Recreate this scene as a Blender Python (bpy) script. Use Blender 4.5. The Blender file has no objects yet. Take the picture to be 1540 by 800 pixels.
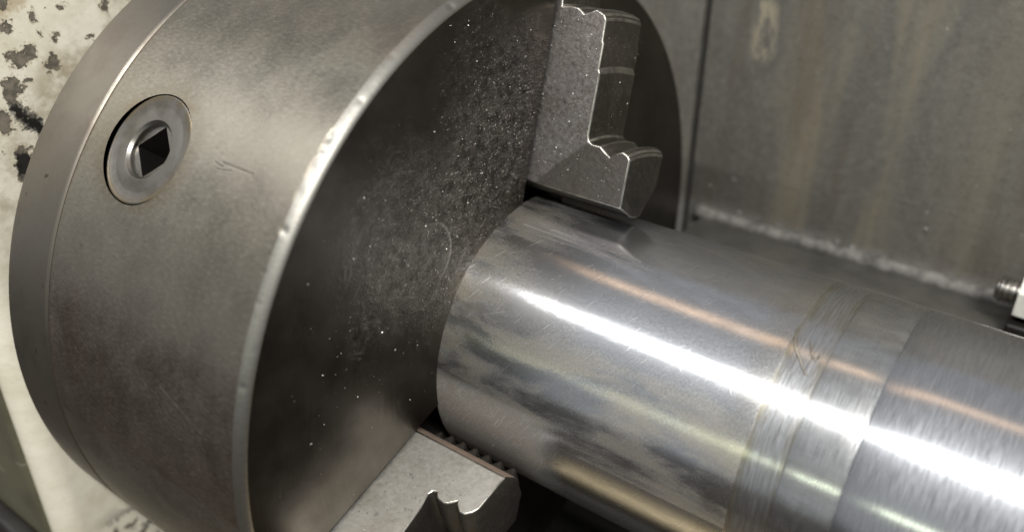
import bpy, bmesh, math, random
import numpy as np
from mathutils import Vector, Matrix
random.seed(4)
rng = np.random.default_rng(7)
R = math.radians
S = 0.125                       # chuck radius in metres; all coordinates below are in chuck radii
scn = bpy.context.scene
COL = scn.collection

# ---------------------------------------------------------------- camera
cd = bpy.data.cameras.new('camera'); cam = bpy.data.objects.new('camera', cd); COL.objects.link(cam)
cd.sensor_width = 36.0; cd.lens = 30.89; cd.clip_start = 0.005; cd.clip_end = 100
right = Vector((0.80522781, 0.59295068, 0.00420279))
down = Vector((0.29868859, -0.39947626, -0.86672016))
fwd = Vector((-0.5122434, 0.6991625, -0.498777))
CAM = Vector((1.22898954, -1.73496816, 1.41374538))
M = Matrix((right, -down, -fwd)).transposed().to_4x4(); M.translation = CAM * S
cam.matrix_world = M
cd.dof.use_dof = True; cd.dof.focus_distance = 2.08 * S; cd.dof.aperture_fstop = 6.8
scn.camera = cam

# ---------------------------------------------------------------- world and lamps
w = bpy.data.worlds.new('World'); scn.world = w; w.use_nodes = True
bg = w.node_tree.nodes['Background']; bg.inputs[0].default_value = (0.985, 0.99, 1.0, 1); bg.inputs[1].default_value = 0.26

def area(name, loc, tgt, sx, sy, watts, color, xdir=(1, 0, 0)):
    ld = bpy.data.lights.new(name, 'AREA'); ld.shape = 'RECTANGLE'; ld.size = sx * S; ld.size_y = sy * S
    ld.energy = watts; ld.color = color
    o = bpy.data.objects.new(name, ld); COL.objects.link(o)
    loc = Vector(loc); z = (loc - Vector(tgt)).normalized()
    x = Vector(xdir); x = (x - z * x.dot(z)).normalized(); y = z.cross(x)
    m = Matrix((x, y, z)).transposed().to_4x4(); m.translation = loc * S
    o.matrix_world = m
    return o
def cross(deg, d, x): return (x, d * math.cos(R(deg)), d * math.sin(R(deg)))
area('tube_lamp', cross(121.5, 10, -2.2), (-0.5, 0, 0), 9.0, 0.20, 6, (1.0, 0.985, 0.96))
area('work_lamp', cross(122, 8, 4.2), (0, 0, 0), 3.2, 0.75, 8.5, (1.0, 0.97, 0.90))
area('orange_streak_light', cross(86, 10, -1.2), (0, 0, 0), 7.0, 0.8, 0.36, (1.0, 0.64, 0.36))  # added light, only there for the orange streak mirrored in the shaft
area('green_streak_light', cross(164.5, 10, 1.6), (0.8, 0, 0), 6.0, 0.5, 0.55, (0.93, 1.0, 0.72))  # added light that puts the pale green streak on the shaft

scn.view_settings.view_transform = 'Standard'; scn.view_settings.look = 'None'
scn.view_settings.exposure = 0.48; scn.view_settings.gamma = 1
scn.cycles.max_bounces = 8; scn.cycles.glossy_bounces = 6; scn.cycles.sample_clamp_indirect = 6
scn.cycles.caustics_reflective = False

# ---------------------------------------------------------------- node helpers
class G:
    def __init__(s, name):
        s.m = bpy.data.materials.new(name); s.m.use_nodes = True
        s.t = s.m.node_tree; s.b = s.t.nodes['Principled BSDF']
        g = s.n('ShaderNodeNewGeometry')
        s.P = s.vm('SCALE', g.outputs['Position'], scale=1 / S)
        s.nrm = g.outputs['Normal']
        sp = s.n('ShaderNodeSeparateXYZ'); s.l(s.P, sp.inputs[0]); s.x, s.y, s.z = sp.outputs
    def n(s, k): return s.t.nodes.new(k)
    def l(s, a, sock):
        if isinstance(a, (int, float)):
            sock.default_value = a if sock.type == 'VALUE' else (a, a, a)
        elif isinstance(a, tuple):
            sock.default_value = a if len(a) == len(sock.default_value) else a + (1,)
        else: s.t.links.new(a, sock)
    def mt(s, op, a, b=0.0, c=None, clamp=False):
        n = s.n('ShaderNodeMath'); n.operation = op; n.use_clamp = clamp
        s.l(a, n.inputs[0]); s.l(b, n.inputs[1])
        if c is not None: s.l(c, n.inputs[2])
        return n.outputs[0]
    def vm(s, op, a, b=None, scale=None):
        n = s.n('ShaderNodeVectorMath'); n.operation = op; s.l(a, n.inputs[0])
        if b is not None: s.l(b, n.inputs[1])
        if scale is not None: s.l(scale, n.inputs['Scale'])
        return n.outputs['Value'] if op in ('DOT_PRODUCT', 'LENGTH', 'DISTANCE') else n.outputs['Vector']
    def cmb(s, x, y, z=0.0):
        n = s.n('ShaderNodeCombineXYZ'); s.l(x, n.inputs[0]); s.l(y, n.inputs[1]); s.l(z, n.inputs[2]); return n.outputs[0]
    def map(s, v, scale=(1, 1, 1), rot=(0, 0, 0), loc=(0, 0, 0)):
        n = s.n('ShaderNodeMapping'); s.l(v, n.inputs[0]); n.inputs[1].default_value = loc
        n.inputs[2].default_value = rot; n.inputs[3].default_value = scale; return n.outputs[0]
    def noise(s, v, scale=1.0, det=4.0, rough=0.55, dist=0.0, col=False):
        n = s.n('ShaderNodeTexNoise'); s.l(v, n.inputs['Vector']); n.inputs['Scale'].default_value = scale
        n.inputs['Detail'].default_value = det; n.inputs['Roughness'].default_value = rough
        n.inputs['Distortion'].default_value = dist
        return n.outputs['Color' if col else 'Fac']
    def mr(s, f, a, b, c=0.0, d=1.0, smooth=True):
        n = s.n('ShaderNodeMapRange'); n.interpolation_type = 'SMOOTHSTEP' if smooth else 'LINEAR'
        s.l(f, n.inputs[0])
        for i, v in enumerate((a, b, c, d)): s.l(v, n.inputs[1 + i])
        return n.outputs[0]
    def mix(s, f, a, b):
        n = s.n('ShaderNodeMix'); n.data_type = 'RGBA'; s.l(f, n.inputs[0]); s.l(a, n.inputs[6]); s.l(b, n.inputs[7]); return n.outputs[2]
    def mixf(s, f, a, b):
        n = s.n('ShaderNodeMix'); s.l(f, n.inputs[0]); s.l(a, n.inputs[2]); s.l(b, n.inputs[3]); return n.outputs[0]
    def bump(s, h, dist, strength=1.0, normal=None):
        n = s.n('ShaderNodeBump'); n.inputs['Strength'].default_value = strength; n.inputs['Distance'].default_value = dist
        s.l(h, n.inputs['Height'])
        if normal is not None: s.l(normal, n.inputs['Normal'])
        return n.outputs[0]
    def theta(s): return s.mt('ARCTAN2', s.z, s.y)
    def theta2(s): return s.mt('ADD', s.mt('ARCTAN2', s.mt('MULTIPLY', s.z, -1.0), s.mt('MULTIPLY', s.y, -1.0)), math.pi)
    def rad(s): return s.mt('SQRT', s.mt('ADD', s.mt('MULTIPLY', s.y, s.y), s.mt('MULTIPLY', s.z, s.z)))
    def seg(s, v, a, b, wd):
        """mask of a straight scratch from a to b in the plane of v"""
        d = (b[0] - a[0], b[1] - a[1], 0.0); L2 = d[0] ** 2 + d[1] ** 2
        q = s.vm('SUBTRACT', v, (a[0], a[1], 0.0))
        t = s.mt('DIVIDE', s.vm('DOT_PRODUCT', q, d), L2, clamp=True)
        n = s.n('ShaderNodeVectorMath'); n.operation = 'SCALE'; n.inputs[0].default_value = d; s.l(t, n.inputs['Scale'])
        dist = s.vm('DISTANCE', q, n.outputs['Vector'])
        return s.mr(dist, wd * 0.3, wd, 1, 0)
    def blob(s, v, c, r, soft=0.25):
        return s.mr(s.vm('DISTANCE', v, c), r * (1 - soft), r * (1 + soft), 1, 0)
    def mx(s, *a):
        o = a[0]
        for k in a[1:]: o = s.mt('MAXIMUM', o, k)
        return o
    def scratches(s, v, ang, length, width, lo, hi):
        q = s.map(v, rot=(0, 0, R(ang)))
        q = s.map(q, scale=(1 / length, 1 / width, 1))
        return s.mr(s.noise(q, 1.0, 2.0, 0.5, 0.3), lo, hi)
    def halo(s, color, rough, fac, normal):
        """second, rougher lobe: fine random scratches scatter a wide soft glow round the sharp reflection"""
        b2 = s.n('ShaderNodeBsdfPrincipled'); s.l(color, b2.inputs['Base Color']); s.l(rough, b2.inputs['Roughness'])
        b2.inputs['Metallic'].default_value = 1.0; s.l(normal, b2.inputs['Normal'])
        mxs = s.n('ShaderNodeMixShader'); s.l(fac, mxs.inputs[0])
        s.t.links.new(s.b.outputs[0], mxs.inputs[1]); s.t.links.new(b2.outputs[0], mxs.inputs[2])
        s.t.links.new(mxs.outputs[0], s.t.nodes['Material Output'].inputs['Surface'])
    def out(s, color, rough, metal=1.0, normal=None, aniso=None, tangent=None, spec=None, coat=None):
        s.l(color, s.b.inputs['Base Color']); s.l(rough, s.b.inputs['Roughness']); s.l(metal, s.b.inputs['Metallic'])
        if normal is not None: s.l(normal, s.b.inputs['Normal'])
        if spec is not None: s.l(spec, s.b.inputs['Specular IOR Level'])
        if coat is not None: s.l(coat, s.b.inputs['Coat Weight']); s.b.inputs['Coat Roughness'].default_value = 0.3
        if aniso is not None:
            s.l(aniso, s.b.inputs['Anisotropic']); s.b.inputs['Anisotropic Rotation'].default_value = 0.25
            tn = s.n('ShaderNodeTangent'); tn.direction_type = 'RADIAL'; tn.axis = 'X'; s.l(tn.outputs[0], s.b.inputs['Tangent'])
        return s.m

# ---------------------------------------------------------------- materials
def mat_chuck_body():
    g = G('worn_grey_steel'); th = g.theta(); v = g.cmb(g.x, th, 0.0)
    big = g.noise(g.map(v, scale=(1.6, 1.6, 1)), 1.4, 4, 0.6)
    mid = g.noise(v, 9, 6, 0.65)
    fine = g.noise(v, 95, 3, 0.6)
    lines = g.noise(g.map(v, scale=(240, 5, 1)), 1, 2, 0.5)
    col = g.mix(g.mr(big, 0.38, 0.62), (0.285, 0.262, 0.218), (0.338, 0.318, 0.270))
    col = g.mix(g.mr(mid, 0.5, 0.75, 0, 0.55), col, (0.255, 0.225, 0.19))
    low = g.mr(g.noise(g.map(v, loc=(3, 1, 0)), 3.2, 5, 0.65), 0.5, 0.7)
    col = g.mix(g.mt('MULTIPLY', g.mr(low, 0, 1, 0.35, 1), g.mr(th, 2.55, 2.9)), col, (0.25, 0.195, 0.165))  # browner low side paints in the dark warm reflection, with some own tint
    sc = g.mt('MULTIPLY', g.mx(g.scratches(v, 62, 0.12, 0.003, 0.66, 0.80), g.scratches(v, 80, 0.08, 0.0035, 0.68, 0.82)), g.mr(big, 0.5, 0.68, 0.1, 0.8))
    hand = g.mx(g.seg(v, (-0.256, R(136.7)), (-0.161, R(136.75)), 0.004), g.seg(v, (-0.262, R(137.7)), (-0.22, R(137.3)), 0.003), g.seg(v, (-0.277, R(137.0)), (-0.25, R(137.2)), 0.003))
    long_s = g.seg(v, (-0.267, R(165.6)), (-0.106, R(168.9)), 0.004)
    spots = g.mr(g.noise(g.map(v, loc=(5, 5, 0)), 42, 2, 0.5), 0.70, 0.76)
    dark = g.mx(hand, g.mt('MULTIPLY', spots, 0.6))
    col = g.mix(g.mt('MULTIPLY', g.mx(sc, long_s), 0.5), col, (0.46, 0.45, 0.42))
    col = g.mix(g.mt('MULTIPLY', dark, 0.45), col, (0.13, 0.12, 0.10))
    # grime round the key socket and along the joint
    grime = g.mt('MULTIPLY', g.mr(g.vm('DISTANCE', v, (-0.507, R(138.4), 0.0)), 0.13, 0.19, 1, 0), g.mr(mid, 0.35, 0.6))
    col = g.mix(g.mt('MULTIPLY', grime, 0.55), col, (0.20, 0.16, 0.10))
    rust = g.mt('MULTIPLY', g.mr(g.x, -0.719, -0.70, 1, 0), g.mr(mid, 0.42, 0.6))
    col = g.mix(g.mt('MULTIPLY', rust, 0.7), col, (0.22, 0.13, 0.07))
    # worn bright rim
    rim = g.mt('MULTIPLY', g.mr(g.x, -0.026, -0.022), g.mr(g.rad(), 0.975, 0.985))
    col = g.mix(g.mt('MULTIPLY', rim, g.mr(big, 0.3, 0.6, 0.85, 1)), col, (0.31, 0.305, 0.285))
    grain = g.noise(g.map(v, rot=(0, 0, R(65)), scale=(60, 130, 1)), 1, 4, 0.75)
    col = g.mix(g.mr(grain, 0.50, 0.72, 0, 0.3), col, (0.45, 0.44, 0.41)); col = g.mix(g.mr(grain, 0.30, 0.46, 0.3, 0), col, (0.20, 0.18, 0.155))
    rough = g.mt('ADD', g.mr(mid, 0.3, 0.7, 0.36, 0.50, smooth=False), g.mt('MULTIPLY', g.mt('SUBTRACT', grain, 0.5), 0.3))
    rough = g.mixf(rim, rough, 0.48)
    h = g.mt('ADD', g.mt('MULTIPLY', fine, 0.5), g.mt('MULTIPLY', lines, 0.25))
    h = g.mt('ADD', h, g.mt('MULTIPLY', mid, 0.9))
    h = g.mt('SUBTRACT', h, g.mt('MULTIPLY', g.mx(hand, g.mt('MULTIPLY', sc, .4)), 0.6))
    return g.out(col, rough, 1.0, g.bump(h, 0.00005), 0.3)

def mat_chuck_face():
    g = G('oily_dark_steel'); v = g.cmb(g.y, g.z, 0.0); r = g.rad()
    polar = g.cmb(r, g.theta(), 0.0)
    wob = g.noise(v, 6, 5, 0.6)
    vw = g.vm('ADD', v, g.vm('SCALE', g.vm('SUBTRACT', g.noise(v, 5, 4, 0.6, col=True), (0.5, 0.5, 0.5)), scale=0.25))
    vw = g.cmb(*[g_ for g_ in (lambda sp: (g.l(vw, sp.inputs[0]), sp.outputs[0], sp.outputs[1])[1:])(g.n('ShaderNodeSeparateXYZ'))], 0.0)
    patch = g.mx(g.blob(vw, (-0.10, 0.66, 0), 0.17, 0.5), g.blob(vw, (-0.16, 0.52, 0), 0.19, 0.5),
                 g.mt('MULTIPLY', g.blob(vw, (-0.34, 0.45, 0), 0.22, 0.6), 0.7), g.mt('MULTIPLY', g.blob(vw, (-0.20, 0.85, 0), 0.10, 0.6), 0.5))
    smear = g.mx(g.blob(vw, (-0.44, 0.42, 0), 0.19, 0.7), g.mt('MULTIPLY', g.blob(vw, (-0.47, 0.56, 0), 0.14, 0.7), 0.8))
    fine = g.noise(g.map(v, rot=(0, 0, R(-35)), scale=(38, 70, 1)), 1, 5, 0.72); fine2 = g.noise(v, 160, 2, 0.6)
    turn = g.noise(g.map(polar, scale=(130, 2.5, 1)), 1, 3, 0.6)
    mid = g.noise(v, 4, 5, 0.6)
    col = g.mix(g.mr(mid, 0.35, 0.65), (0.066, 0.058, 0.050), (0.102, 0.091, 0.080))
    st = g.mx(g.mr(g.noise(v, 26, 5, 0.7, 1.0), 0.42, 0.7), g.mt('MULTIPLY', g.scratches(v, 62, 0.10, 0.010, 0.5, 0.8), 0.4))
    col = g.mix(g.mt('MULTIPLY', smear, g.mr(st, 0, 1, 0.25, 0.9)), col, (0.15, 0.143, 0.13))
    col = g.mix(g.mt('MULTIPLY', patch, g.mr(fine, 0.48, 0.66)), col, (0.15, 0.147, 0.14))
    q1 = g.noise(g.map(v, rot=(0, 0, R(-35)), scale=(70, 120, 1)), 1, 2, 0.6); q2 = g.noise(g.map(v, loc=(3, 3, 0)), 34, 4, 0.7)
    col = g.mix(g.mt('MULTIPLY', patch, g.mr(q2, 0.40, 0.54, 0.7, 0)), col, (0.016, 0.015, 0.014))
    painted_glint = g.mt('MULTIPLY', g.mx(patch, g.mt('MULTIPLY', smear, 0.5)), g.mt('MULTIPLY', g.mr(q1, 0.60, 0.68), g.mr(q2, 0.42, 0.58)))
    col = g.mix(painted_glint, col, (0.42, 0.41, 0.39))  # lamp glints put into the colour of the pitted patch
    sc = g.mt('MULTIPLY', g.scratches(v, 65, 0.12, 0.003, 0.66, 0.80), g.mr(mid, 0.5, 0.65))
    col = g.mix(g.mt('MULTIPLY', sc, 0.4), col, (0.24, 0.23, 0.21))
    arc = g.mt('MULTIPLY', g.mr(g.mt('ABSOLUTE', g.mt('SUBTRACT', g.vm('DISTANCE', v, (-0.40, 0.395, 0)), 0.09)), 0.0, 0.006, 1, 0), g.mr(g.y, -0.37, -0.33))
    col = g.mix(g.mt('MULTIPLY', arc, 0.7), col, (0.28, 0.27, 0.25))
    rough = g.mt('SUBTRACT', g.mt('ADD', g.mr(wob, 0.3, 0.7, 0.32, 0.42), g.mt('MULTIPLY', smear, 0.12)), g.mt('MULTIPLY', patch, 0.04))
    h = g.mt('ADD', g.mt('MULTIPLY', turn, 0.5), g.mt('MULTIPLY', patch, g.mt('MULTIPLY', g.mt('ADD', fine, g.mt('MULTIPLY', fine2, .6)), 10.0)))
    h = g.mt('ADD', h, g.mt('MULTIPLY', smear, g.mt('MULTIPLY', st, 2.0)))
    h = g.mt('ADD', h, g.mt('MULTIPLY', g.noise(v, 12, 4, 0.6), 0.5))
    return g.out(col, rough, 1.0, g.bump(h, 0.00012), spec=0.5)

def mat_plate():
    g = G('plate_steel'); v = g.cmb(g.x, g.theta(), 0.0)
    mid = g.noise(v, 8, 6, 0.65); lines = g.noise(g.map(v, scale=(170, 3, 1)), 1, 2, 0.5)
    col = g.mix(g.mr(mid, 0.4, 0.7), (0.25, 0.23, 0.20), (0.20, 0.175, 0.15))
    nick = g.mr(g.noise(g.map(v, loc=(2, 7, 0), scale=(1, .6, 1)), 34, 2, 0.5), 0.71, 0.76)
    col = g.mix(nick, col, (0.12, 0.10, 0.08))
    h = g.mt('ADD', g.mt('MULTIPLY', lines, 0.3), g.mt('MULTIPLY', mid, 0.9))
    return g.out(col, g.mr(mid, 0.3, 0.7, 0.40, 0.52), 1.0, g.bump(h, 0.00008), 0.3)

def mat_pinion():
    g = G('turned_socket_steel')
    ax = Vector((0, math.cos(R(138.4)), math.sin(R(138.4))))
    c = Vector((-0.507, 0, 0)) + ax * 0.99
    d = g.vm('DISTANCE', g.P, tuple(c))
    ring = g.noise(g.cmb(g.mt('MULTIPLY', d, 190), 0.0, 0.0), 1, 3, 0.7)
    mid = g.noise(g.P, 14, 5, 0.6)
    col = g.mix(g.mr(mid, 0.4, 0.7), (0.26, 0.25, 0.235), (0.165, 0.155, 0.135))
    col = g.mix(g.mt('MULTIPLY', g.mr(d, 0.112, 0.13), g.mr(mid, .4, .6)), col, (0.26, 0.21, 0.14))
    return g.out(col, 0.36, 1.0, g.bump(g.mt('ADD', ring, g.mt('MULTIPLY', mid, .6)), 0.00006))

def mat_jaw(name, base, stain, rough, speck, dark_ang=None, metal=1.0):
    g = G(name)
    mid = g.noise(g.P, 9, 6, 0.65); fine = g.noise(g.P, 90, 3, 0.6)
    col = g.mix(g.mr(mid, 0.42, 0.68), base, stain)
    sp = g.mr(g.noise(g.P, 130, 2, 0.5), 0.60, 0.70)
    col = g.mix(g.mt('MULTIPLY', sp, speck), col, (0.68, 0.67, 0.66))
    dk = g.mr(g.noise(g.map(g.P, loc=(3, 3, 3)), 55, 2, 0.5), 0.68, 0.75)
    col = g.mix(g.mt('MULTIPLY', dk, 0.5), col, tuple(k * 0.4 for k in base))
    gr = g.noise(g.P, 75, 5, 0.8)
    col = g.mix(g.mr(gr, 0.50, 0.66, 0, min(1, 1.6 * speck)), col, (0.66, 0.64, 0.65)); col = g.mix(g.mr(gr, 0.34, 0.48, min(1, 1.6 * speck), 0), col, tuple(k * 0.45 for k in base))
    if dark_ang is not None:  # darker triangle low on the jaw side
        u = (0.0, math.cos(R(dark_ang)), math.sin(R(dark_ang))); r = g.vm('DOT_PRODUCT', g.P, u)
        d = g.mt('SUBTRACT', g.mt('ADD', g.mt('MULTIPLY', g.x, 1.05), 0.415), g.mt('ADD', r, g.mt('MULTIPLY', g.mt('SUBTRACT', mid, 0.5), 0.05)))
        dark_tri = g.mt('MULTIPLY', g.mr(d, 0.0, 0.012), g.mr(r, 0.57, 0.60, 1, 0))
        col = g.mix(g.mt('MULTIPLY', dark_tri, 0.75), col, (0.20, 0.18, 0.165))
    h = g.mt('ADD', g.mt('MULTIPLY', fine, 1.2 * (0.5 + speck) if speck > 0.05 else 0.2), mid)
    h = g.mt('ADD', h, g.mt('MULTIPLY', gr, 2.0 * speck))
    return g.out(col, g.mt('ADD', g.mt('MULTIPLY', fine, 0.2), rough - 0.1), metal, g.bump(h, 0.00008))

def mat_grip():
    g = G('heat_tinted_grip'); mid = g.noise(g.P, 16, 5, 0.6)
    col = g.mix(g.mr(mid, 0.4, 0.65), (0.50, 0.385, 0.31), (0.42, 0.33, 0.275))
    return g.out(col, 0.55, 0.6, g.bump(mid, 0.0001))

def mat_shaft(name, kind):
    g = G(name); th = g.theta(); v = g.cmb(g.x, th, 0.0)
    big = g.noise(g.map(v, scale=(1.0, 1.4, 1)), 3.2, 5, 0.62, 0.4)
    mid = g.noise(v, 14, 6, 0.65)
    brush = g.noise(g.map(v, scale=(230, 5, 1)), 1, 3, 0.65)
    brush2 = g.noise(g.map(v, scale=(420, 7, 1)), 1, 2, 0.6)
    if kind == 'clamped':
        stain = g.mx(g.mt('MULTIPLY', g.mr(big, 0.38, 0.60), g.mr(th, R(133), R(148))), g.mt('MULTIPLY', g.mr(big, 0.42, 0.62), g.mr(g.x, 0.05, 0.3, 1, 0)))
        blue = g.mt('MULTIPLY', g.mr(g.noise(g.map(v, loc=(4, 2, 0)), 4.5, 5, 0.6, 0.5), 0.46, 0.62), g.mr(th, R(140), R(152)))
        col = g.mix(g.mr(mid, 0.35, 0.7), (0.60, 0.62, 0.66), (0.52, 0.54, 0.58))
        col = g.mix(g.mt('MULTIPLY', stain, 0.7), col, (0.53, 0.485, 0.385))
        col = g.mix(g.mt('MULTIPLY', blue, 0.22), col, (0.33, 0.34, 0.345))
        end = g.mt('MULTIPLY', g.mr(g.x, 0.0, 0.22, 1, 0.1), g.mr(mid, 0.36, 0.58))
        col = g.mix(g.mt('MULTIPLY', end, 0.6), col, (0.44, 0.39, 0.31))
        edge = g.mr(g.x, 0.70, 0.79, 0, 1)
        col = g.mix(g.mt('MULTIPLY', edge, 0.45), col, (0.46, 0.42, 0.33))
        oil = g.mt('MULTIPLY', g.mr(g.x, 0.26, 0.40, 1, 0), g.mr(g.mt('ABSOLUTE', g.mt('SUBTRACT', g.theta2(), R(194))), R(18), R(26), 1, 0))
        col = g.mix(g.mt('MULTIPLY', oil, 0.85), col, (0.27, 0.24, 0.215))
        sc = g.mx(g.scratches(v, 76, 0.16, 0.0030, 0.58, 0.78), g.mt('MULTIPLY', g.scratches(v, 104, 0.14, 0.0032, 0.60, 0.80), g.mr(mid, .4, .55)), g.mt('MULTIPLY', g.scratches(v, 52, 0.15, 0.003, 0.62, 0.8), g.mr(mid, .6, .45)))
        rub = g.mx(g.seg(v, (0.063, R(103)), (0.437, R(104.7)), 0.010), g.seg(v, (0.14, R(101)), (0.392, R(102.5)), 0.012),
                   g.seg(v, (0.20, R(100)), (0.41, R(104)), 0.006), g.seg(v, (0.12, R(106)), (0.40, R(105)), 0.005))
        ringm = g.mt('MULTIPLY', g.mr(g.mt('ABSOLUTE', g.mt('SUBTRACT', g.vm('DISTANCE', v, (0.41, R(152.5), 0)), 0.035)), 0, 0.008, 1, 0), g.mr(th, R(148.5), R(153), 1, .15))
        col = g.mix(g.mx(g.mt('MULTIPLY', sc, 0.75), g.mt('MULTIPLY', rub, 0.55), g.mt('MULTIPLY', ringm, .5)), col, (0.84, 0.84, 0.84))
        rough = g.mt('ADD', g.mr(mid, 0.3, 0.7, 0.22, 0.29), g.mt('MULTIPLY', stain, 0.06))
        rough = g.mt('MULTIPLY', rough, g.mr(g.x, 0.0, 0.8, 0.55, 0.9, smooth=False))
        rough = g.mx(rough, g.mt('MULTIPLY', rub, 0.42), g.mt('MULTIPLY', oil, 0.55), g.mt('MULTIPLY', sc, 0.34))
        frost = g.noise(g.map(v, rot=(0, 0, R(14)), scale=(190, 60, 1)), 1, 5, 0.8)
        col = g.mix(g.mr(frost, 0.5, 0.7, 0, 0.4), col, (0.80, 0.81, 0.83)); col = g.mix(g.mr(frost, 0.32, 0.47, 0.4, 0), col, (0.33, 0.32, 0.31))
        h = g.mt('ADD', g.mt('MULTIPLY', brush, 0.22), g.mt('MULTIPLY', frost, 0.55))
        h = g.mt('ADD', h, g.mt('MULTIPLY', sc, 0.06))
        hn = g.bump(g.mt('ADD', g.mt('MULTIPLY', frost, 0.5), brush), 0.00004)
        g.halo(g.mix(0.5, col, (0.62, 0.66, 0.72)), 0.44, g.mr(frost, 0.36, 0.64, 0.11, 0.25), hn)
        return g.out(col, rough, g.mt('SUBTRACT', 1.0, g.mx(g.mt('MULTIPLY', oil, 0.6), g.mt('MULTIPLY', stain, 0.22))), g.bump(h, 0.000032), 0.95)
    if kind == 'band':
        col = g.mix(g.mr(brush, 0.4, 0.65), (0.60, 0.62, 0.65), (0.46, 0.46, 0.46))
        edge = g.mt('MULTIPLY', g.mx(g.mr(g.x, 0.795, 0.825, 1, 0), g.mr(g.x, 0.86, 0.89, 0, 0.6)), g.mr(mid, 0.3, 0.65, 0.2, 1))
        col = g.mix(g.mt('MULTIPLY', edge, 0.8), col, (0.42, 0.38, 0.26))
        g.halo(col, 0.42, g.mr(brush2, 0.35, 0.65, 0.15, 0.45), g.bump(g.mt('ADD', brush2, brush), 0.00010))
        return g.out(col, 0.30, 1.0, g.bump(g.mt('ADD', brush2, brush), 0.00004), 1.0)
    if kind == 'plain':
        col = g.mix(g.mr(mid, 0.35, 0.7), (0.58, 0.60, 0.62), (0.48, 0.49, 0.50))
        dk = g.mt('MULTIPLY', g.mr(g.x, 0.994, 1.0), g.mr(mid, 0.45, 0.65))
        col = g.mix(g.mt('MULTIPLY', dk, 0.35), col, (0.20, 0.19, 0.17))
        h = g.mt('ADD', g.mt('MULTIPLY', brush, 0.5), g.mt('MULTIPLY', mid, 0.3))
        g.halo(col, 0.42, g.mr(brush2, 0.35, 0.65, 0.12, 0.34), g.bump(h, 0.00005))
        return g.out(col, g.mr(mid, 0.3, 0.7, 0.24, 0.30), 1.0, g.bump(h, 0.000015), 1.0)
    pits = g.mr(g.noise(g.map(v, scale=(90, 30, 1)), 1, 2, 0.5), 0.62, 0.75)
    col = g.mix(g.mr(brush, 0.38, 0.66), (0.56, 0.58, 0.62), (0.47, 0.485, 0.515))
    col = g.mix(g.mt('MULTIPLY', pits, 0.35), col, (0.34, 0.345, 0.36))
    h = g.mt('ADD', brush, g.mt('MULTIPLY', brush2, 0.5))
    g.halo(g.mix(0.5, col, (0.60, 0.63, 0.69)), 0.42, g.mr(brush2, 0.35, 0.65, 0.10, 0.36), g.bump(h, 0.00006))
    return g.out(col, 0.24, 1.0, g.bump(h, 0.000018), 0.95)

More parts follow.
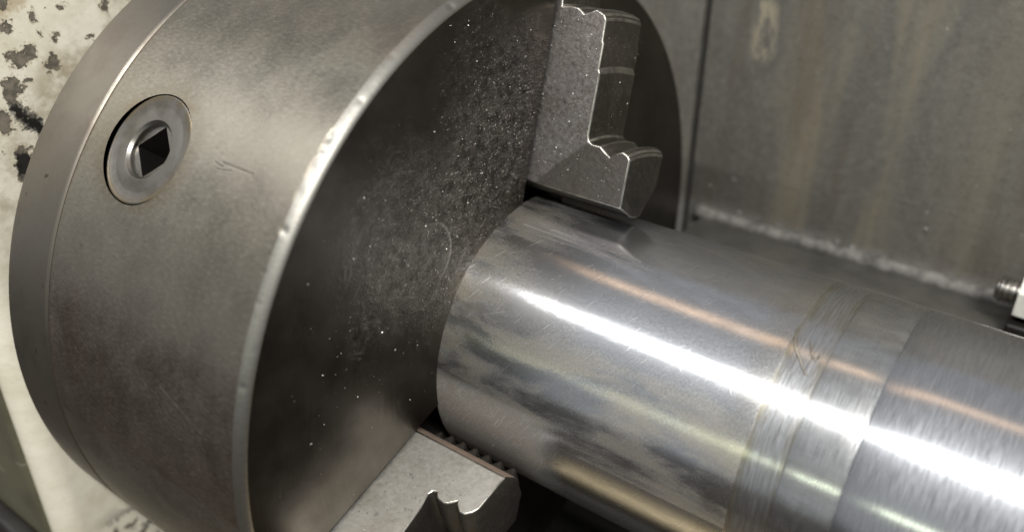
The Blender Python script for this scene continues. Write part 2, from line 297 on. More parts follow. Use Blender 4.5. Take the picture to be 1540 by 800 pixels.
CHIPS = [((-0.744, 0.764), 0.022), ((-0.725, 0.768), 0.018), ((-0.705, 0.774), 0.019), ((-0.655, 0.737), 0.024), ((-0.77, 0.715), 0.026),
         ((-0.772, 0.690), 0.024), ((-0.752, 0.690), 0.016), ((-0.815, 0.630), 0.026), ((-0.808, 0.607), 0.018),
         ((-0.634, 0.797), 0.010), ((-0.484, 0.844), 0.016), ((-0.60, 0.868), 0.013), ((-0.678, 0.862), 0.012), ((-0.735, 0.845), 0.020),
         ((-0.755, 0.847), 0.014), ((-0.54, 0.777), 0.010), ((-0.737, 0.905), 0.026), ((-0.729, 0.704), 0.009), ((-0.666, 0.813), 0.006),
         ((-0.795, 0.49), 0.030), ((-0.787, 0.53), 0.026), ((-0.674, 0.845), 0.009)]
def mat_cream(axis):
    g = G('chipped_cream_paint'); v = g.cmb(g.y, g.z, 0.0)
    off = g.vm('ADD', g.vm('SCALE', g.vm('SUBTRACT', g.noise(v, 17, 6, 0.75, col=True), (0.5, 0.5, 0.5)), scale=0.10), g.vm('SCALE', g.vm('SUBTRACT', g.noise(v, 70, 3, 0.6, col=True), (0.5, 0.5, 0.5)), scale=0.02))
    sp = g.n('ShaderNodeSeparateXYZ'); g.l(g.vm('ADD', v, off), sp.inputs[0])
    vw = g.cmb(sp.outputs[0], sp.outputs[1], 0.0)
    fld = g.mx(*[g.mt('DIVIDE', g.mt('SUBTRACT', r * 0.72, g.vm('DISTANCE', vw, c + (0.0,))), 0.012) for c, r in CHIPS])
    chip = g.mr(fld, -0.2, 0.1); ring = g.mr(fld, -0.75, -0.1)
    speck = g.mr(g.noise(g.map(v, loc=(9, 4, 0)), 26, 4, 0.6), 0.71, 0.74)
    lowchip = g.mt('MULTIPLY', g.mr(g.noise(g.map(v, loc=(1, 2, 0)), 15, 6, 0.7), 0.53, 0.57), g.mt('MULTIPLY', g.mr(g.z, -0.78, -0.66, 1, 0), g.mr(g.y, -0.92, -0.84)))
    gap = g.mx(g.seg(vw, (-0.775, 0.66), (-0.725, 0.555), 0.024), g.blob(vw, (-0.79, 0.508, 0), 0.028, 0.1))
    chip = g.mx(chip, speck, lowchip)
    mid = g.noise(v, 7, 6, 0.65); grit = g.noise(v, 60, 4, 0.6)
    col = g.mix(g.mr(mid, 0.35, 0.7), (0.76, 0.725, 0.62), (0.62, 0.58, 0.46))
    dirt = g.mt('MULTIPLY', g.mr(g.rad(), 0.94, 1.06, 1, 0), g.mr(mid, 0.40, 0.6))
    dirt = g.mt('MULTIPLY', dirt, g.mr(g.z, 0.2, 0.5))
    col = g.mix(g.mt('MULTIPLY', dirt, 0.75), col, (0.30, 0.25, 0.17))
    streak = g.seg(vw, (-0.75, 0.885), (-0.66, 0.93), 0.03)
    col = g.mix(g.mt('MULTIPLY', streak, 0.6), col, (0.36, 0.27, 0.15))
    col = g.mix(g.mt('MULTIPLY', g.mr(grit, 0.6, 0.72), 0.35), col, (0.40, 0.36, 0.27))
    halo = g.mt('SUBTRACT', g.mx(*[g.blob(vw, c + (0.0,), r + 0.005, 0.25) for c, r in CHIPS]), chip, clamp=True) if False else None
    under = g.mix(g.mr(g.noise(v, 40, 4, 0.6), 0.4, 0.6), (0.19, 0.165, 0.13), (0.10, 0.09, 0.07))
    col = g.mix(g.mt('MULTIPLY', ring, 0.6), col, (0.36, 0.29, 0.19))
    col = g.mix(chip, col, under); col = g.mix(gap, col, (0.012, 0.011, 0.010))
    h = g.mt('SUBTRACT', g.mt('MULTIPLY', mid, 1.0), g.mt('MULTIPLY', g.mx(chip, gap), 2.6))
    h = g.mt('ADD', h, g.mt('MULTIPLY', grit, 0.4))
    return g.out(col, g.mr(chip, 0, 1, 0.42, 0.6), 0.0, g.bump(h, 0.00022))

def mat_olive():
    g = G('shaded_side_paint'); mid = g.noise(g.P, 5, 5, 0.6)  # dark olive stands in for shade on the headstock's operator side
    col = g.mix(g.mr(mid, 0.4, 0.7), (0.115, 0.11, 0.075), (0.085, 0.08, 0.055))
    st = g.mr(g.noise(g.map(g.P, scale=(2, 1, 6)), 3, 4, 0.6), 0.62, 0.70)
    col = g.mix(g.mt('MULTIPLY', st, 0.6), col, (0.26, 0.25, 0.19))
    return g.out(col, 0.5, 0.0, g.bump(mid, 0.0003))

def mat_guard(name, tint=1.0):
    g = G(name); v = g.cmb(g.x, g.z, 0.0)
    big = g.noise(g.map(v, scale=(2.6, 0.9, 1)), 2.0, 6, 0.68, 0.5)
    st = g.noise(g.map(v, scale=(5, 0.5, 1), loc=(4, 0, 0)), 1.0, 3, 0.5, 0.2)
    mid = g.noise(v, 11, 6, 0.7); grit = g.noise(v, 70, 3, 0.6)
    a, b = (0.118 * tint, 0.112 * tint, 0.101 * tint), (0.152 * tint, 0.144 * tint, 0.124 * tint)
    col = g.mix(g.mr(big, 0.40, 0.62), a, b)
    col = g.mix(g.mt('MULTIPLY', g.mr(mid, 0.5, 0.7), 0.5), col, (0.10 * tint, 0.095 * tint, 0.084 * tint))
    runs = g.mt('MULTIPLY', g.mr(st, 0.46, 0.62), g.mx(g.mt('MULTIPLY', g.blob(g.cmb(g.x, 0.0, 0.0), (0.50, 0, 0), 0.22, 0.6), 1.0), g.mr(g.x, 0.75, 1.0, 0, .5)))
    col = g.mix(g.mt('MULTIPLY', runs, 0.75), col, (0.245, 0.212, 0.152))
    brown = g.mt('MULTIPLY', g.mr(g.noise(g.map(v, scale=(6, .6, 1), loc=(1, 3, 0)), 1.2, 3, .5), .5, .66), .5)
    mott = g.noise(v, 34, 5, 0.75)
    col = g.mix(g.mr(mott, 0.48, 0.68, 0, 0.45), col, (0.19 * tint, 0.186 * tint, 0.165 * tint)); col = g.mix(g.mr(mott, 0.34, 0.46, 0.4, 0), col, (0.075 * tint, 0.073 * tint, 0.067 * tint))
    col = g.mix(brown, col, (0.10, 0.082, 0.064))
    wv = g.noise(g.map(v, scale=(30, 8, 1)), 1, 4, 0.7)
    col = g.mix(g.mt('MULTIPLY', g.seg(v, (0.14, 0.68), (0.15, 0.55), 0.06), g.mr(wv, .42, .6, 0, .75)), col, (0.38, 0.34, 0.25))
    col = g.mix(g.mr(grit, 0.5, 0.7, 0, 0.3), col, (0.20, 0.195, 0.175))
    dots = g.mr(g.noise(g.map(v, loc=(6, 1, 0)), 30, 2, 0.5), 0.73, 0.77)
    col = g.mix(g.mt('MULTIPLY', dots, 0.6), col, (0.40, 0.38, 0.33))
    dust = g.mt('MULTIPLY', g.mr(g.z, -0.115, -0.04, 1, 0), g.mr(g.noise(v, 13, 5, 0.7), 0.32, 0.6, 0.2, 1))
    if tint == 1.0: col = g.mix(dust, col, (0.25, 0.245, 0.235))
    h = g.mt('ADD', mid, g.mt('MULTIPLY', grit, 0.4))
    return g.out(col, g.mr(mid, 0.3, 0.7, 0.5, 0.65), 0.15, g.bump(h, 0.00025))

def mat_simple(name, c, rough, metal=0.0, var=0.25, sc=20, bump=0.0001):
    g = G(name); n = g.noise(g.P, sc, 5, 0.65)
    col = g.mix(g.mr(n, 0.35, 0.7), c, tuple(k * (1 - var) for k in c))
    return g.out(col, rough, metal, g.bump(n, bump))

MAT = dict(body=mat_chuck_body(), face=mat_chuck_face(), plate=mat_plate(), pinion=mat_pinion(),
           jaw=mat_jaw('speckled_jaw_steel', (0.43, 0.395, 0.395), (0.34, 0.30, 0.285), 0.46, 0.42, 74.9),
           jaw_lit=mat_jaw('lit_jaw_steel', (0.70, 0.69, 0.65), (0.58, 0.56, 0.50), 0.48, 0.05),  # jaw steel painted paler, for the side that faces the lamp
           grip=mat_grip(), jaw_dark=mat_jaw('oily_and_shaded_jaw_steel', (0.040, 0.036, 0.031), (0.048, 0.042, 0.036), 0.55, 0.02, None, 0.5), jaw_step=mat_jaw('oily_step_steel', (0.13, 0.122, 0.105), (0.19, 0.175, 0.15), 0.42, 0.10), jaw_edge=mat_simple('worn_bright_edge', (0.52, 0.50, 0.46), 0.35, 1.0, 0.5, 30), hole=mat_simple('black_and_recess_shade', (0.010, 0.009, 0.008), 0.45),  # hole: black painted in for recess shade, also plain black parts
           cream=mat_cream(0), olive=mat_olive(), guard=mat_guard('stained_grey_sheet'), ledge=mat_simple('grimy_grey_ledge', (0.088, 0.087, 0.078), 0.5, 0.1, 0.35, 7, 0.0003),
           weld=mat_simple('dusty_weld', (0.195, 0.19, 0.18), 0.75, 0.0, 0.7, 16, 0.0004),
           bed=mat_simple('black_cast_iron', (0.022, 0.020, 0.018), 0.55, 0.0, 0.4, 8, 0.0004),
           tray=mat_simple('added_tray_brown', (0.060, 0.045, 0.036), 0.4, 0.0, 0.4, 4), floor=mat_simple('added_floor_brown', (0.13, 0.105, 0.085), 0.7, 0.0, 0.3, 1), way=mat_simple('oily_brass_way', (0.42, 0.34, 0.21), 0.40, 1.0, 0.3, 6, 0.0001),
           zinc=mat_simple('zinc_plate', (0.90, 0.90, 0.84), 0.35, 0.2, 0.1, 30),
           thread=mat_simple('thread_steel', (0.50, 0.49, 0.47), 0.32, 1.0, 0.5, 40),
           chip=mat_simple('bright_chip', (0.50, 0.49, 0.47), 0.38, 1.0, 0.2, 60),
           swarf=mat_simple('swarf_steel', (0.62, 0.58, 0.50), 0.3, 1.0, 0.2, 60),
           lip=mat_simple('polished_lip', (0.85, 0.85, 0.84), 0.22, 1.0, 0.2, 60))
for k, kind in (('sh_clamped', 'clamped'), ('sh_band', 'band'), ('sh_plain', 'plain'), ('sh_brushed', 'brushed')):
    MAT[k] = mat_shaft(kind + '_shaft_steel', kind)

# ---------------------------------------------------------------- mesh helpers
def thing(name, label, cat, loc, group=None):
    o = bpy.data.objects.new(name, None); COL.objects.link(o); o.location = Vector(loc) * S
    o['label'] = label; o['category'] = cat; o.empty_display_size = 0.02
    if group: o['group'] = group
    return o
def build(name, verts, faces, mats, parent=None, smooth=40, mi=None, label=None, kind=None):
    base = Vector(parent.location) if parent and not parent.parent else (Vector(parent.location) + Vector(parent.parent.location) if parent else Vector())
    V = np.asarray(verts, float) * S - np.array(base)
    me = bpy.data.meshes.new(name); me.from_pydata(V.tolist(), [], faces); me.validate(); me.update()
    if not isinstance(mats, (list, tuple)): mats = [mats]
    for m_ in mats: me.materials.append(m_)
    if mi is not None: me.polygons.foreach_set('material_index', mi)
    if smooth:
        me.polygons.foreach_set('use_smooth', [True] * len(me.polygons)); me.set_sharp_from_angle(angle=R(smooth))
    o = bpy.data.objects.new(name, me); COL.objects.link(o); o.parent = parent
    if label: o['label'] = label
    if kind: o['kind'] = kind
    fixn(o)
    return o
def fixn(o):
    bm = bmesh.new(); bm.from_mesh(o.data); bmesh.ops.recalc_face_normals(bm, faces=bm.faces); bm.to_mesh(o.data); bm.free()
def frame(ax):
    ax = Vector(ax).normalized(); t = Vector((1, 0, 0)) if abs(ax.x) < 0.9 else Vector((0, 1, 0))
    u = (t - ax * t.dot(ax)).normalized(); return ax, u, ax.cross(u)
def lathe(prof, org=(0, 0, 0), ax=(1, 0, 0), n=128, closed=True, capa=True, capb=True):
    """prof: list of (along, radius)"""
    ax, u, v = frame(ax); org = Vector(org); V = []; F = []
    for (a, r) in prof:
        for k in range(n):
            t = 2 * math.pi * k / n; V.append(tuple(org + ax * a + (u * math.cos(t) + v * math.sin(t)) * r))
    for i in range(len(prof) - 1):
        for k in range(n):
            F.append((i * n + k, i * n + (k + 1) % n, (i + 1) * n + (k + 1) % n, (i + 1) * n + k))
    if capa: F.append(tuple(range(n)))
    if capb: F.append(tuple(range((len(prof) - 1) * n, len(prof) * n)))
    return V, F
def box(x0, x1, y0, y1, z0, z1):
    V = [(x, y, z) for x in (x0, x1) for y in (y0, y1) for z in (z0, z1)]
    return V, [(0, 1, 3, 2), (4, 6, 7, 5), (0, 4, 5, 1), (2, 3, 7, 6), (0, 2, 6, 4), (1, 5, 7, 3)]
def join(*vf):
    V = []; F = []
    for v, f in vf:
        b = len(V); V += list(v); F += [tuple(i + b for i in q) for q in f]
    return V, F
def bake(o):
    dg = bpy.context.evaluated_depsgraph_get(); dg.update()
    me = bpy.data.meshes.new_from_object(o.evaluated_get(dg)); o.modifiers.clear(); o.data = me
def bevel(o, wd, seg=2, ang=35, mat=-1):
    m = o.modifiers.new('bevel', 'BEVEL'); m.width = wd * S; m.segments = seg; m.material = mat; m.limit_method = 'ANGLE'; m.angle_limit = R(ang)
    bake(o); o.data.polygons.foreach_set('use_smooth', [True] * len(o.data.polygons)); o.data.set_sharp_from_angle(angle=R(50))
def tube(pts, rad, n=8):
    V = []; F = []; pts = [Vector(p) for p in pts]
    for i, p in enumerate(pts):
        d = (pts[min(i + 1, len(pts) - 1)] - pts[max(i - 1, 0)]); _, u, v = frame(d)
        r = rad[i] if isinstance(rad, (list, tuple)) else rad
        for k in range(n):
            t = 2 * math.pi * k / n; V.append(tuple(p + (u * math.cos(t) + v * math.sin(t)) * r))
    for i in range(len(pts) - 1):
        for k in range(n): F.append((i * n + k, i * n + (k + 1) % n, (i + 1) * n + (k + 1) % n, (i + 1) * n + k))
    F.append(tuple(range(n))); F.append(tuple(range((len(pts) - 1) * n, len(pts) * n)))
    return V, F

RS, DB, SEAM = 0.385, 0.909, 0.7195
TH_P, X_P = 138.4, -0.507
JAWS = [(74.9, 0.008), (196.8, 0.043), (-44.5, 0.0)]     # direction, sideways shift of the jaw's middle
HW = 0.095

# ---------------------------------------------------------------- headstock, bed, splash guard
hs = thing('headstock', 'cream painted headstock casting with chipped paint behind the grey chuck', 'headstock', (-2.2, 0, -0.7))
def rounded_box():
    # plan outline (x, y) with a rounded corner towards the chuck
    out = [(-3.6, -0.995)]
    r = 0.07
    for k in range(13):
        t = -math.pi / 2 + math.pi / 2 * k / 12; out.append((-1.02 - r + r * math.cos(t), -0.995 + r + r * math.sin(t)))
    out += [(-1.02, 0.9), (-3.6, 0.9)]
    n = len(out); V = []; F = []
    zs = [-0.72, 1.02]
    ins = [0.0, 0.0]
    prof = [(-1.6, 0.0), (0.94, 0.0), (0.98, 0.012), (1.0, 0.03), (1.01, 0.06)]
    cx, cy = -2.2, -0.05
    for z, i in prof:
        for (x, y) in out:
            V.append((x - i * (1 if x > cx else -1), y - i * (1 if y > cy else -1), z))
    for a in range(len(prof) - 1):
        for k in range(n): F.append((a * n + k, a * n + (k + 1) % n, (a + 1) * n + (k + 1) % n, (a + 1) * n + k))
    F.append(tuple(range(n))); F.append(tuple(range((len(prof) - 1) * n, len(prof) * n)))
    return V, F
build('casting', *rounded_box(), MAT['cream'], hs)
V, F = box(-3.6, -1.10, -1.012, -0.98, -1.55, 0.93)  # slab that carries the painted shade of the casting's side
o = build('shaded_side', V, F, MAT['olive'], hs, label='shaded side of the headstock, painted dark olive'); bevel(o, 0.008)
V, F = box(-3.6, -1.06, -1.07, -1.014, -1.6, -0.705)
o = build('base_flange', V, F, MAT['bed'], hs, label='black oily base flange'); bevel(o, 0.012)
build('spindle_nose', *lathe([(-1.03, 0.62), (-0.912, 0.62)], n=96), MAT['plate'], hs)

V, F = box(-60, 60, -60, 60, -8.2, -8.0)
fl = build('added_dark_floor', V, F, MAT['floor'], None, kind='structure')  # unseen floor, added so the low metal mirrors something dark
bed = thing('lathe_bed', 'dark oily lathe bed in the shadow below the clamped shaft', 'lathe bed', (0.5, 0, -2.0))
V, F = join(box(-1.0, 4.5, -1.3, 1.3, -2.0, -1.75), box(-0.99, 4.5, -0.95, -0.85, -1.75, -1.33), box(-0.99, 4.5, 0.50, 0.60, -1.75, -1.33))
build('casting', V, F, MAT['bed'], bed)
V, F = join(box(-0.985, 4.5, -1.35, -0.72, -1.328, -1.22))
o = None
V, F = join(box(-3.6, 4.5, -4.2, 1.3, -2.1, -2.05), box(-3.6, 4.5, -4.25, -4.2, -2.1, -1.8))
build('added_chip_tray', V, F, MAT['tray'], bed)  # unseen tray, added to darken reflections in the polished metal
V, F = box(-0.985, 4.5, -1.35, -0.72, -1.328, -1.22)
o = build('front_way', V, F, MAT['way'], bed, label='brassy oiled front slideway'); bevel(o, 0.015)
V, F = join(box(-0.985, 4.5, 0.56, 1.1, -1.328, -1.26))
o = build('rear_way', V, F, MAT['bed'], bed); bevel(o, 0.015)

sg = thing('splash_guard', 'stained grey sheet metal splash guard with welded ledge behind the shaft', 'splash guard', (0.8, 1.2, -1.3))
V, F = box(-0.060, 3.2, 1.2, 1.23, -1.3, 2.4)
o = build('back_panel', V, F, MAT['guard'], sg); bevel(o, 0.006)
V, F = box(-0.9, -0.082, 1.19, 1.23, -1.3, 2.4)
o = build('side_flange', V, F, MAT['guard'], sg); bevel(o, 0.012, 3)
V, F = box(-0.9, 3.2, 1.233, 1.25, -1.3, 2.4)
build('backing_sheet', V, F, MAT['ledge'], sg)
V, F = box(0.012, 3.2, 1.003, 1.198, -0.185, -0.122)
o = build('ledge', V, F, MAT['ledge'], sg); bevel(o, 0.006)
V, F = box(1.035, 3.2, 0.990, 1.001, -0.150, -0.117)  # thin bright strip along the ledge edge
o = build('bright_strip', V, F, MAT['lip'], sg, label='bright steel strip on the ledge lip'); bevel(o, 0.003)
# lumpy weld bead in the corner
pts = []; rad = []
for i in range(420):
    x = -0.02 + i * 0.006
    pts.append((x, 1.192 + 0.002 * math.sin(i * 0.57), -0.116 + 0.002 * math.sin(i * 0.39 + 1)))
    rad.append(0.027 + 0.0012 * math.sin(i * 0.23) + 0.0006 * math.sin(i * 0.71 + 2 * math.sin(i * 0.05)) + 0.0010 * rng.random())
build('weld_bead', *tube(pts, rad, 10), MAT['weld'], sg, smooth=60, label='rough dusty weld bead along the ledge')
vf = []
for (x, z, r) in [(0.527, -0.085, 0.016), (0.581, -0.092, 0.018), (0.69, -0.09, 0.010), (0.30, -0.085, 0.010), (0.11, 0.05, 0.008), (0.02, 0.0, 0.008), (0.80, 0.055, 0.008), (0.15, -0.08, 0.011)]:
    prof = [(-0.006, r * 1.0), (r * 0.3, r * 0.9), (r * 0.6, r * 0.6), (r * 0.75, r * 0.2)]
    build('weld_spatter', *lathe(prof, (x, 1.2, z), (0, -1, 0.3), 10), MAT['weld'], sg, smooth=60)
o = None

# stud with nut at the right
st = thing('threaded_stud', 'short threaded stud with bright hex nut in front of the splash guard ledge', 'stud', (1.45, 1.03, -0.12))
SY, SZ = 1.03, 0.008
prof = [(0, 0.030), (0.006, 0.036)]
pitch = 0.0165; nth = 40
a = 0.008
for k in range(nth):
    prof += [(a, 0.036), (a + pitch * 0.45, 0.044), (a + pitch * 0.6, 0.044), (a + pitch * 0.98, 0.0362)]; a += pitch
build('stud', *lathe(prof, (1.062, SY, SZ), (1, 0, 0), 28), MAT['thread'], st, smooth=30)
def hexnut(x0, x1, rc):
    V = []; F = []; n = 48
    prof = [(0, .82), (0.006, .90), (0.016, 1.0), (x1 - x0 - 0.016, 1.0), (x1 - x0 - 0.006, .90), (x1 - x0, .82)]
    for a_, f in prof:
        for k in range(n):
            t = 2 * math.pi * k / n + 0.61; m_ = (t - 0.61) % (math.pi / 3) - math.pi / 6
            r = min(rc * math.cos(math.pi / 6) / math.cos(m_), rc * (0.885 + 0.115 * f) if f < 1 else 9)
            V.append((x0 + a_, SY + r * math.cos(t), SZ + r * math.sin(t)))
    for i in range(5):
        for k in range(n): F.append((i * n + k, i * n + (k + 1) % n, (i + 1) * n + (k + 1) % n, (i + 1) * n + k))
    F.append(tuple(range(n))); F.append(tuple(range(5 * n, 6 * n)))
    return V, F
build('nut', *hexnut(1.128, 1.25, 0.078), MAT['zinc'], st, smooth=25, label='bright plated hex nut')
V, F = box(1.120, 1.262, 0.955, 1.12, -0.121, -0.066)  # plain black block filling the dark area below the nut
o = build('black_block', V, F, MAT['hole'], st, label='black block under the nut'); bevel(o, 0.008)
V, F = box(1.265, 1.42, 0.93, 1.197, -0.119, 0.12)
o = build('bracket', V, F, MAT['bed'], st); bevel(o, 0.01)

# ---------------------------------------------------------------- the chuck
ch = thing('lathe_chuck', 'large grey steel lathe chuck with stepped jaws gripping the polished shaft', 'lathe chuck', (-0.45, 0, -1.0))
def ring_profile():
    p = [(-SEAM, 0.05), (-SEAM, 0.990), (-SEAM + 0.003, 0.996), (-SEAM + 0.007, 0.9990), (-SEAM + 0.012, 1.0)]
    p += [(x, 1.0) for x in np.linspace(-0.68, -0.06, 9)]
    p += [(-0.048, 1.0), (-0.042, 1.0), (-0.037, 1.0), (-0.032, 1.0), (-0.0265, 0.9997), (-0.022, 0.9987), (-0.0175, 0.997), (-0.013, 0.9948), (-0.009, 0.9921), (-0.0055, 0.9890), (-0.003, 0.9862), (-0.001, 0.983), (0, 0.9795), (0, 0.05)]
    return p
N = 1440
V, F = lathe(ring_profile(), n=N)
V = np.array(V)
# dents knocked into the rim
th = np.degrees(np.arctan2(V[:, 2], V[:, 1])); rr = np.hypot(V[:, 1], V[:, 2])
rim = (V[:, 0] > -0.05) & (rr > 0.9)
dent = np.zeros(len(V)); 
for t0, x0, wt, dp in [(129.7, -0.022, 1.4, 0.011), (131.2, -0.020, 0.8, 0.006), (133.7, -0.022, 1.8, 0.006), (141.4, -0.020, 0.8, 0.009), (105.8, -0.010, 0.8, 0.008), (137, -0.02, 1.5, 0.003),
                       (117, -0.02, 0.8, 0.003), (124, -0.012, 0.7, 0.004), (150, -0.02, 0.6, 0.004), *[(105 + 85 * rng.random(), -0.022 * rng.random(), 0.5 + 1.5 * rng.random(), 0.0022 * rng.random() ** 2) for _ in range(7)], (160, -0.015, 0.8, 0.004), (146.5, -0.03, 0.5, 0.005)]:
    dent += 0.36 * dp * np.exp(-((th - t0) / (0.55 * wt)) ** 2 - ((V[:, 0] - x0) / 0.006) ** 2)
dent += 0.00012 * np.sin(np.radians(th) * 23) * np.sin(np.radians(th) * 9 + 2)
V[rim, 1:] *= (1 - dent[rim] / rr[rim])[:, None]
body = build('chuck_body', V.tolist(), F, [MAT['body'], MAT['face'], MAT['hole']], ch, smooth=0)
cutters = []
def cutter(V, F):
    c = build('cutter', V, F, MAT['hole'], None, smooth=0); cutters.append(c)
for a_, sh in JAWS:
    u = Vector((0, math.cos(R(a_)), math.sin(R(a_)))); n_ = Vector((0, -math.sin(R(a_)), math.cos(R(a_))))
    V = []
    for x in (-0.34, 0.2):
        for r in (0.20, 1.3):
            for l in (sh - HW - 0.009, sh + HW + 0.009): V.append(tuple(Vector((x, 0, 0)) + u * r + n_ * l))
    cutter(V, box(0, 1, 0, 1, 0, 1)[1])
V, F = lathe([(-0.9, 0.33), (0.1, 0.33)], n=128); cutter(V, F)
axp = Vector((0, math.cos(R(TH_P)), math.sin(R(TH_P))))
V, F = lathe([(0.76, 0.1335), (1.1, 0.1335)], (X_P, 0, 0), axp, 96); cutter(V, F)
for c in cutters:
    m_ = body.modifiers.new('cut', 'BOOLEAN'); m_.object = c; m_.operation = 'DIFFERENCE'; m_.solver = 'EXACT'
bake(body)
for c in cutters: bpy.data.objects.remove(c)
me = body.data
me.materials.clear()
for k in ('body', 'face', 'hole'): me.materials.append(MAT[k])
me.polygons.foreach_set('use_smooth', [True] * len(me.polygons)); me.set_sharp_from_angle(angle=R(32))
loc0 = np.array(ch.location)
co = np.empty(len(me.vertices) * 3); me.vertices.foreach_get('co', co); co = (co.reshape(-1, 3) + loc0) / S
cn = np.array([c.vector[:] for c in me.corner_normals])
for p in me.polygons:
    vs = [me.loops[i].vertex_index for i in p.loop_indices]
    c = co[vs]; r = np.hypot(c[:, 1], c[:, 2])
    if r.min() > 0.9995 and abs(p.normal.x) < 0.2:
        p.material_index = 0
        for i, k in zip(p.loop_indices, range(len(vs))): cn[i] = (0, c[k, 1] / r[k], c[k, 2] / r[k])
    elif r.min() > 0.955 and c[:, 0].min() > -0.05 or r.min() > 0.985: p.material_index = 0
    elif abs(p.normal.x) > 0.95 and c[:, 0].min() > -0.01: p.material_index = 1
    else: p.material_index = 2
me.normals_split_custom_set([tuple(v) for v in cn])

p = [(-DB, 0.35), (-DB, 0.99), (-DB + 0.01, 1.0)] + [(x, 1.0) for x in np.linspace(-DB + 0.03, -SEAM - 0.02, 5)]
p += [(-SEAM - 0.010, 1.0), (-SEAM - 0.006, 0.9985), (-SEAM - 0.003, 0.995), (-SEAM - 0.0015, 0.989), (-SEAM - 0.0015, 0.35)]
build('back_plate', *lathe(p, n=384), MAT['plate'], ch, smooth=14)

# key socket (pinion) in the rim
smooth_p = 18; ax, u, v = frame(axp); org = Vector((X_P, 0, 0)); V = []; F = []; n = 64
prof = [(0.80, 0.1315), (0.9885, 0.1318), (0.9915, 0.1300), (0.9920, 0.127), (0.9885, 0.106), (0.9885, 0.098), (0.9905, 0.074), (0.9900, 0.0705), (0.984, 0.0645), (0.982, 0.0635), (0.974, 0.0630)]
for a_, r in prof:
    for k in range(n):
        t = 2 * math.pi * k / n; V.append(tuple(org + ax * a_ + (u * math.cos(t) + v * math.sin(t)) * r))
hs_ = 0.0442
for a_, f in ((0.9735, 1.0), (0.78, 1.0)):
    for k in range(n):
        t = 2 * math.pi * k / n + R(45); q = max(abs(math.cos(t)), abs(math.sin(t))); r = hs_ / q
        t -= R(45); V.append(tuple(org + ax * a_ + (u * math.cos(t) + v * math.sin(t)) * r))
m_ = len(prof) + 2
for i in range(m_ - 1):
    for k in range(n): F.append((i * n + k, i * n + (k + 1) % n, (i + 1) * n + (k + 1) % n, (i + 1) * n + k))
F.append(tuple(range((m_ - 1) * n, m_ * n)))
mi = [0] * ((len(prof)) * n) + [1] * n + [1]
build('key_socket', V, F, [MAT['pinion'], MAT['hole']], ch, smooth=smooth_p, mi=mi, label='turned steel key socket with square hole')

# jaws
def jaw(a_, sh, top, r_side, r_land, teeth, main, label):
    u = Vector((0, math.cos(R(a_)), math.sin(R(a_)))); nn = Vector((0, -math.sin(R(a_)), math.cos(R(a_))))
    xs = [-0.28] + list(np.linspace(0.0, 0.281, 29))
    fr = [-1, -0.5, -0.42, -0.25, 0, 0.25, 0.42, 0.5, 1]
    V = []; F = []; mi = []
    prof0 = None
    for f in fr:
        l = f * HW; P = []
        for i, x in enumerate(xs):
            if not teeth: r = np.interp(f, [-1, -0.5, -0.2, 0.2, 0.42, 0.5, 1], [0.476, 0.43, 0.396, 0.400, 0.406, 0.411, r_side])
            elif f > 0.3 or abs(f) > 0.45: r = np.interp(f, [-1, -0.5, 0, 1], [r_side, r_land, r_land - 0.004, r_side + 0.006])
            else: r = r_land - (0.024 if (i % 4 in (2, 3)) and teeth and 0.02 < x < 0.275 else 0.0)
            P.append((x, r))
        tip = 0.281 + (0.0 if abs(f) > 0.9 else 0.004)
        P[-1] = (tip, P[-1][1])
        for (x, r) in top:
            if r > 0.5 and x > 0.005: r = math.sqrt(max((r * r + HW * HW) - l * l, 0.01))
            P.append((x, r))
        m0 = len(P)
        for (x, r) in P: V.append(tuple(Vector((x, 0, 0)) + u * r + nn * (sh + l)))
    nb = len(xs)
    for i in range(len(fr) - 1):
        for k in range(m0):
            F.append((i * m0 + k, i * m0 + (k + 1) % m0, (i + 1) * m0 + (k + 1) % m0, (i + 1) * m0 + k))
            mi.append((1 if abs(fr[i] + fr[i + 1]) > 1.2 and teeth else 2 if teeth or fr[i] > 0.45 else 4) if k < nb - 1 else 2)  # black land paints in the contact shade between jaw and shaft
    F.append(tuple(range(m0))); F.append(tuple(range((len(fr) - 1) * m0, len(fr) * m0))); mi += [0, 0]
    o = build('jaw', V, F, [main, MAT['grip'] if teeth else MAT['jaw'], MAT['jaw_dark'] if teeth else MAT['jaw_step'], MAT['jaw_edge'], MAT['hole']], ch, smooth=0, mi=mi, label=label)  # dark slot: oily faces, plus painted shade on the backlit teeth
    bevel(o, 0.004, 2, 30, 3)
    o.data.update()
    cn = [c.vector.copy() for c in o.data.corner_normals]
    for p in o.data.polygons:
        if p.loop_total > 24:
            for i in p.loop_indices: cn[i] = p.normal.copy()
    o.data.normals_split_custom_set([tuple(c) for c in cn])
    if teeth:
        for p in o.data.polygons:
            if p.material_index == 3 and abs((Vector(p.center) + ch.location).dot(nn) / S - sh) < HW * 0.94: p.material_index = 2
    return o
top1 = [(0.281, 0.556), (0.274, 0.566), (0.257, 0.573), (0.240, 0.563), (0.225, 0.551), (0.210, 0.560), (0.193, 0.572), (0.170, 0.571), (0.158, 0.576), (0.154, 0.59), (0.154, 0.66), (0.154, 0.745), (0.149, 0.753), (0.149, 0.815), (0.145, 0.822),
        (0.144, 0.872), (0.136, 0.884), (0.113, 0.893), (0.095, 0.884), (0.080, 0.877), (0.063, 0.889), (0.040, 0.891), (0.013, 0.886), (0.010, 0.93), (0.010, 0.985), (-0.28, 0.985)]
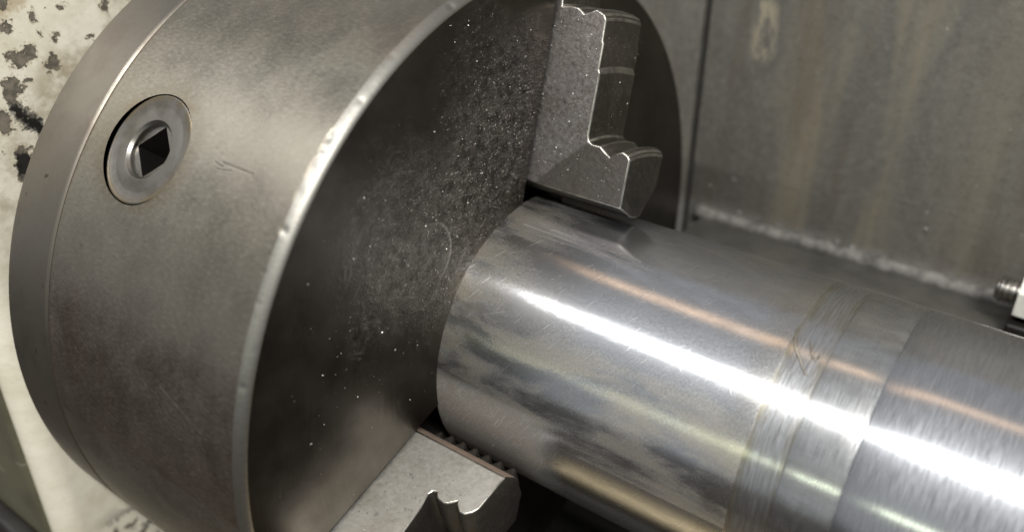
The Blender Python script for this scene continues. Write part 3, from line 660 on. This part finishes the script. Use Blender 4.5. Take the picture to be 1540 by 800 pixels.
top2 = [(0.276, 0.570), (0.268, 0.586), (0.254, 0.600), (0.238, 0.601), (0.221, 0.588), (0.217, 0.580), (0.201, 0.597), (0.190, 0.601), (0.172, 0.600), (0.163, 0.594), (0.157, 0.585), (0.147, 0.588), (0.142, 0.600), (0.146, 0.618), (0.151, 0.64), (0.155, 0.705),
        (0.155, 0.80), (0.150, 0.872), (0.136, 0.884), (0.113, 0.893), (0.080, 0.877), (0.063, 0.889), (0.013, 0.886), (0.010, 0.93), (0.010, 0.985), (-0.28, 0.985)]
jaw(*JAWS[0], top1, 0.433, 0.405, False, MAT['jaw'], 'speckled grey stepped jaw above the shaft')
jaw(*JAWS[1], top2, 0.470, 0.436, True, MAT['jaw_lit'], 'stepped jaw below the shaft, painted pale for its lit side')
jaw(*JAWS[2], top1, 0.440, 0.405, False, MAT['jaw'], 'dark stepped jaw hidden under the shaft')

# ---------------------------------------------------------------- shaft
sh = thing('steel_shaft', 'polished round steel shaft clamped in the chuck jaws with bright brushed right end', 'shaft', (1.0, 0, -0.38))
build('clamped_section', *lathe([(-0.004, 0.30), (-0.004, RS), (0.004, RS)] + [(x, RS) for x in np.linspace(0.06, 0.76, 9)] + [(0.797, RS), (0.800, RS - 0.001)], n=256), MAT['sh_clamped'], sh, smooth=50)
p = [(0.800, RS - 0.0012)]
for k in range(18): p.append((0.803 + k * 0.0046, RS - 0.0016 - 0.0007 * (k % 2) - 0.0006 * rng.random()))
p.append((0.886, RS - 0.0010))
build('turned_band', *lathe(p, n=256), MAT['sh_band'], sh, smooth=50, label='band of fine turned grooves')
build('plain_section', *lathe([(0.886, RS - 0.001), (0.889, RS)] + [(x, RS) for x in (0.92, 0.96, 0.998)] + [(1.002, RS - 0.002)], n=256), MAT['sh_plain'], sh, smooth=50)
build('brushed_section', *lathe([(1.002, RS - 0.002), (1.006, RS + 0.001)] + [(x, RS + 0.001) for x in np.linspace(1.1, 2.6, 12)], n=256), MAT['sh_brushed'], sh, smooth=50, label='coarsely brushed bright section')

# ---------------------------------------------------------------- swarf and chips
def oncyl(x, deg, r): return (x, r * math.cos(R(deg)), r * math.sin(R(deg)))
def spline(P, n=24):
    P = [Vector(p) for p in P]; out = []
    for i in range(len(P) - 1):
        p0, p1, p2, p3 = P[max(i - 1, 0)], P[i], P[i + 1], P[min(i + 2, len(P) - 1)]
        for k in range(n // (len(P) - 1) + 1):
            t = k / (n // (len(P) - 1) + 1)
            out.append(0.5 * ((2 * p1) + (p2 - p0) * t + (2 * p0 - 5 * p1 + 4 * p2 - p3) * t * t + (3 * p1 - p0 - 3 * p2 + p3) * t ** 3))
    return out + [P[-1]]
c1 = thing('swarf_curl', 'long thin pale swarf hair lying across the turned band of the shaft', 'swarf', oncyl(0.83, 116, RS), 'swarf hairs on the shaft')
build('strand', *tube(spline([oncyl(0.800, 107, RS + .003), oncyl(0.803, 109, RS + .004), oncyl(0.812, 114, RS + .006), oncyl(0.835, 118.5, RS + .003), oncyl(0.860, 122.8, RS + .002)]), 0.0018, 6), MAT['swarf'], c1)
c2 = thing('swarf_curl', 'short hooked dark swarf hair beside the long pale one on the shaft', 'swarf', oncyl(0.85, 114, RS), 'swarf hairs on the shaft')
build('strand', *tube(spline([oncyl(0.838, 111.5, RS + .003), oncyl(0.843, 113, RS + .004), oncyl(0.852, 115.5, RS + .005), oncyl(0.862, 116.5, RS + .004), oncyl(0.866, 114.5, RS + .002)]), 0.0018, 6), MAT['swarf'], c2)

V = []; F = []
def flake(p, nrm, s):
    n_ = (Vector(nrm) + Vector(rng.normal(0, 0.55, 3))).normalized(); _, a_, b_ = frame(n_)
    t = rng.random() * 6.28; e = 0.5 + rng.random()
    a2 = a_ * math.cos(t) + b_ * math.sin(t); b2 = n_.cross(a2); p = Vector(p)
    b = len(V)
    for q in (a2 * s * e, b2 * s * 0.7, -a2 * s * e * (0.5 + 0.5 * rng.random()), -b2 * s * 0.6, n_ * s * 0.45, -n_ * s * 0.3): V.append(tuple(p + q))
    for f in ((0, 1, 4), (1, 2, 4), (2, 3, 4), (3, 0, 4), (1, 0, 5), (2, 1, 5), (3, 2, 5), (0, 3, 5)): F.append(tuple(i + b for i in f))
def inslot(y, z):
    for a_, s_ in JAWS:
        u = (math.cos(R(a_)), math.sin(R(a_))); l = -u[1] * y + u[0] * z - s_
        if abs(l) < HW + 0.006 and u[0] * y + u[1] * z > 0: return True
    return False
def faceflake(cy, cz, sd, n, s0, s1):
    k = 0
    while k < n:
        y, z = cy + rng.normal(0, sd), cz + rng.normal(0, sd); r = math.hypot(y, z)
        if r < RS + 0.008 or r > 0.965 or inslot(y, z): k += 0.2; continue
        flake((0.001, y, z), (1, 0, 0), s0 + (s1 - s0) * rng.random() ** 3); k += 1
faceflake(-0.10, 0.66, 0.10, 520, 0.0007, 0.0030)
faceflake(-0.15, 0.52, 0.10, 420, 0.0007, 0.0028)
faceflake(-0.34, 0.43, 0.11, 300, 0.0007, 0.0030)
faceflake(-0.20, 0.84, 0.07, 120, 0.0007, 0.0022)
faceflake(-0.52, 0.24, 0.18, 160, 0.0007, 0.0042)
faceflake(-0.7, 0.2, 0.3, 30, 0.0008, 0.003)
a_, s_ = JAWS[0]; u = Vector((0, math.cos(R(a_)), math.sin(R(a_)))); nn = Vector((0, -math.sin(R(a_)), math.cos(R(a_))))
for k in range(600):
    x = rng.random() ** 1.4 * 0.27; r = 0.44 + rng.random() * 0.44
    if x > 0.15 and r > 0.545: x *= 0.5
    flake(Vector((x, 0, 0)) + u * r + nn * (s_ + HW + 0.001), nn, 0.0007 + 0.002 * rng.random() ** 3)
for k in range(60):
    r = 0.6 + rng.random() * 0.25; flake(Vector((0.156, 0, 0)) + u * r + nn * (s_ + HW * (rng.random() * 2 - 1)), (1, 0, 0), 0.001 + 0.002 * rng.random() ** 2)
a_, s_ = JAWS[1]; u = Vector((0, math.cos(R(a_)), math.sin(R(a_)))); nn = -Vector((0, -math.sin(R(a_)), math.cos(R(a_))))
for k in range(60):
    x = rng.random() * 0.14; r = 0.49 + rng.random() * 0.4
    flake(Vector((x, 0, 0)) + u * r + nn * (HW - s_ + 0.001), nn, 0.001 + 0.002 * rng.random() ** 3)
chips = build('metal_chips', V, F, MAT['chip'], None, smooth=0, kind='stuff')
chips['label'] = 'tiny bright metal chips scattered over the dark chuck face and jaws'; chips['category'] = 'metal chips'
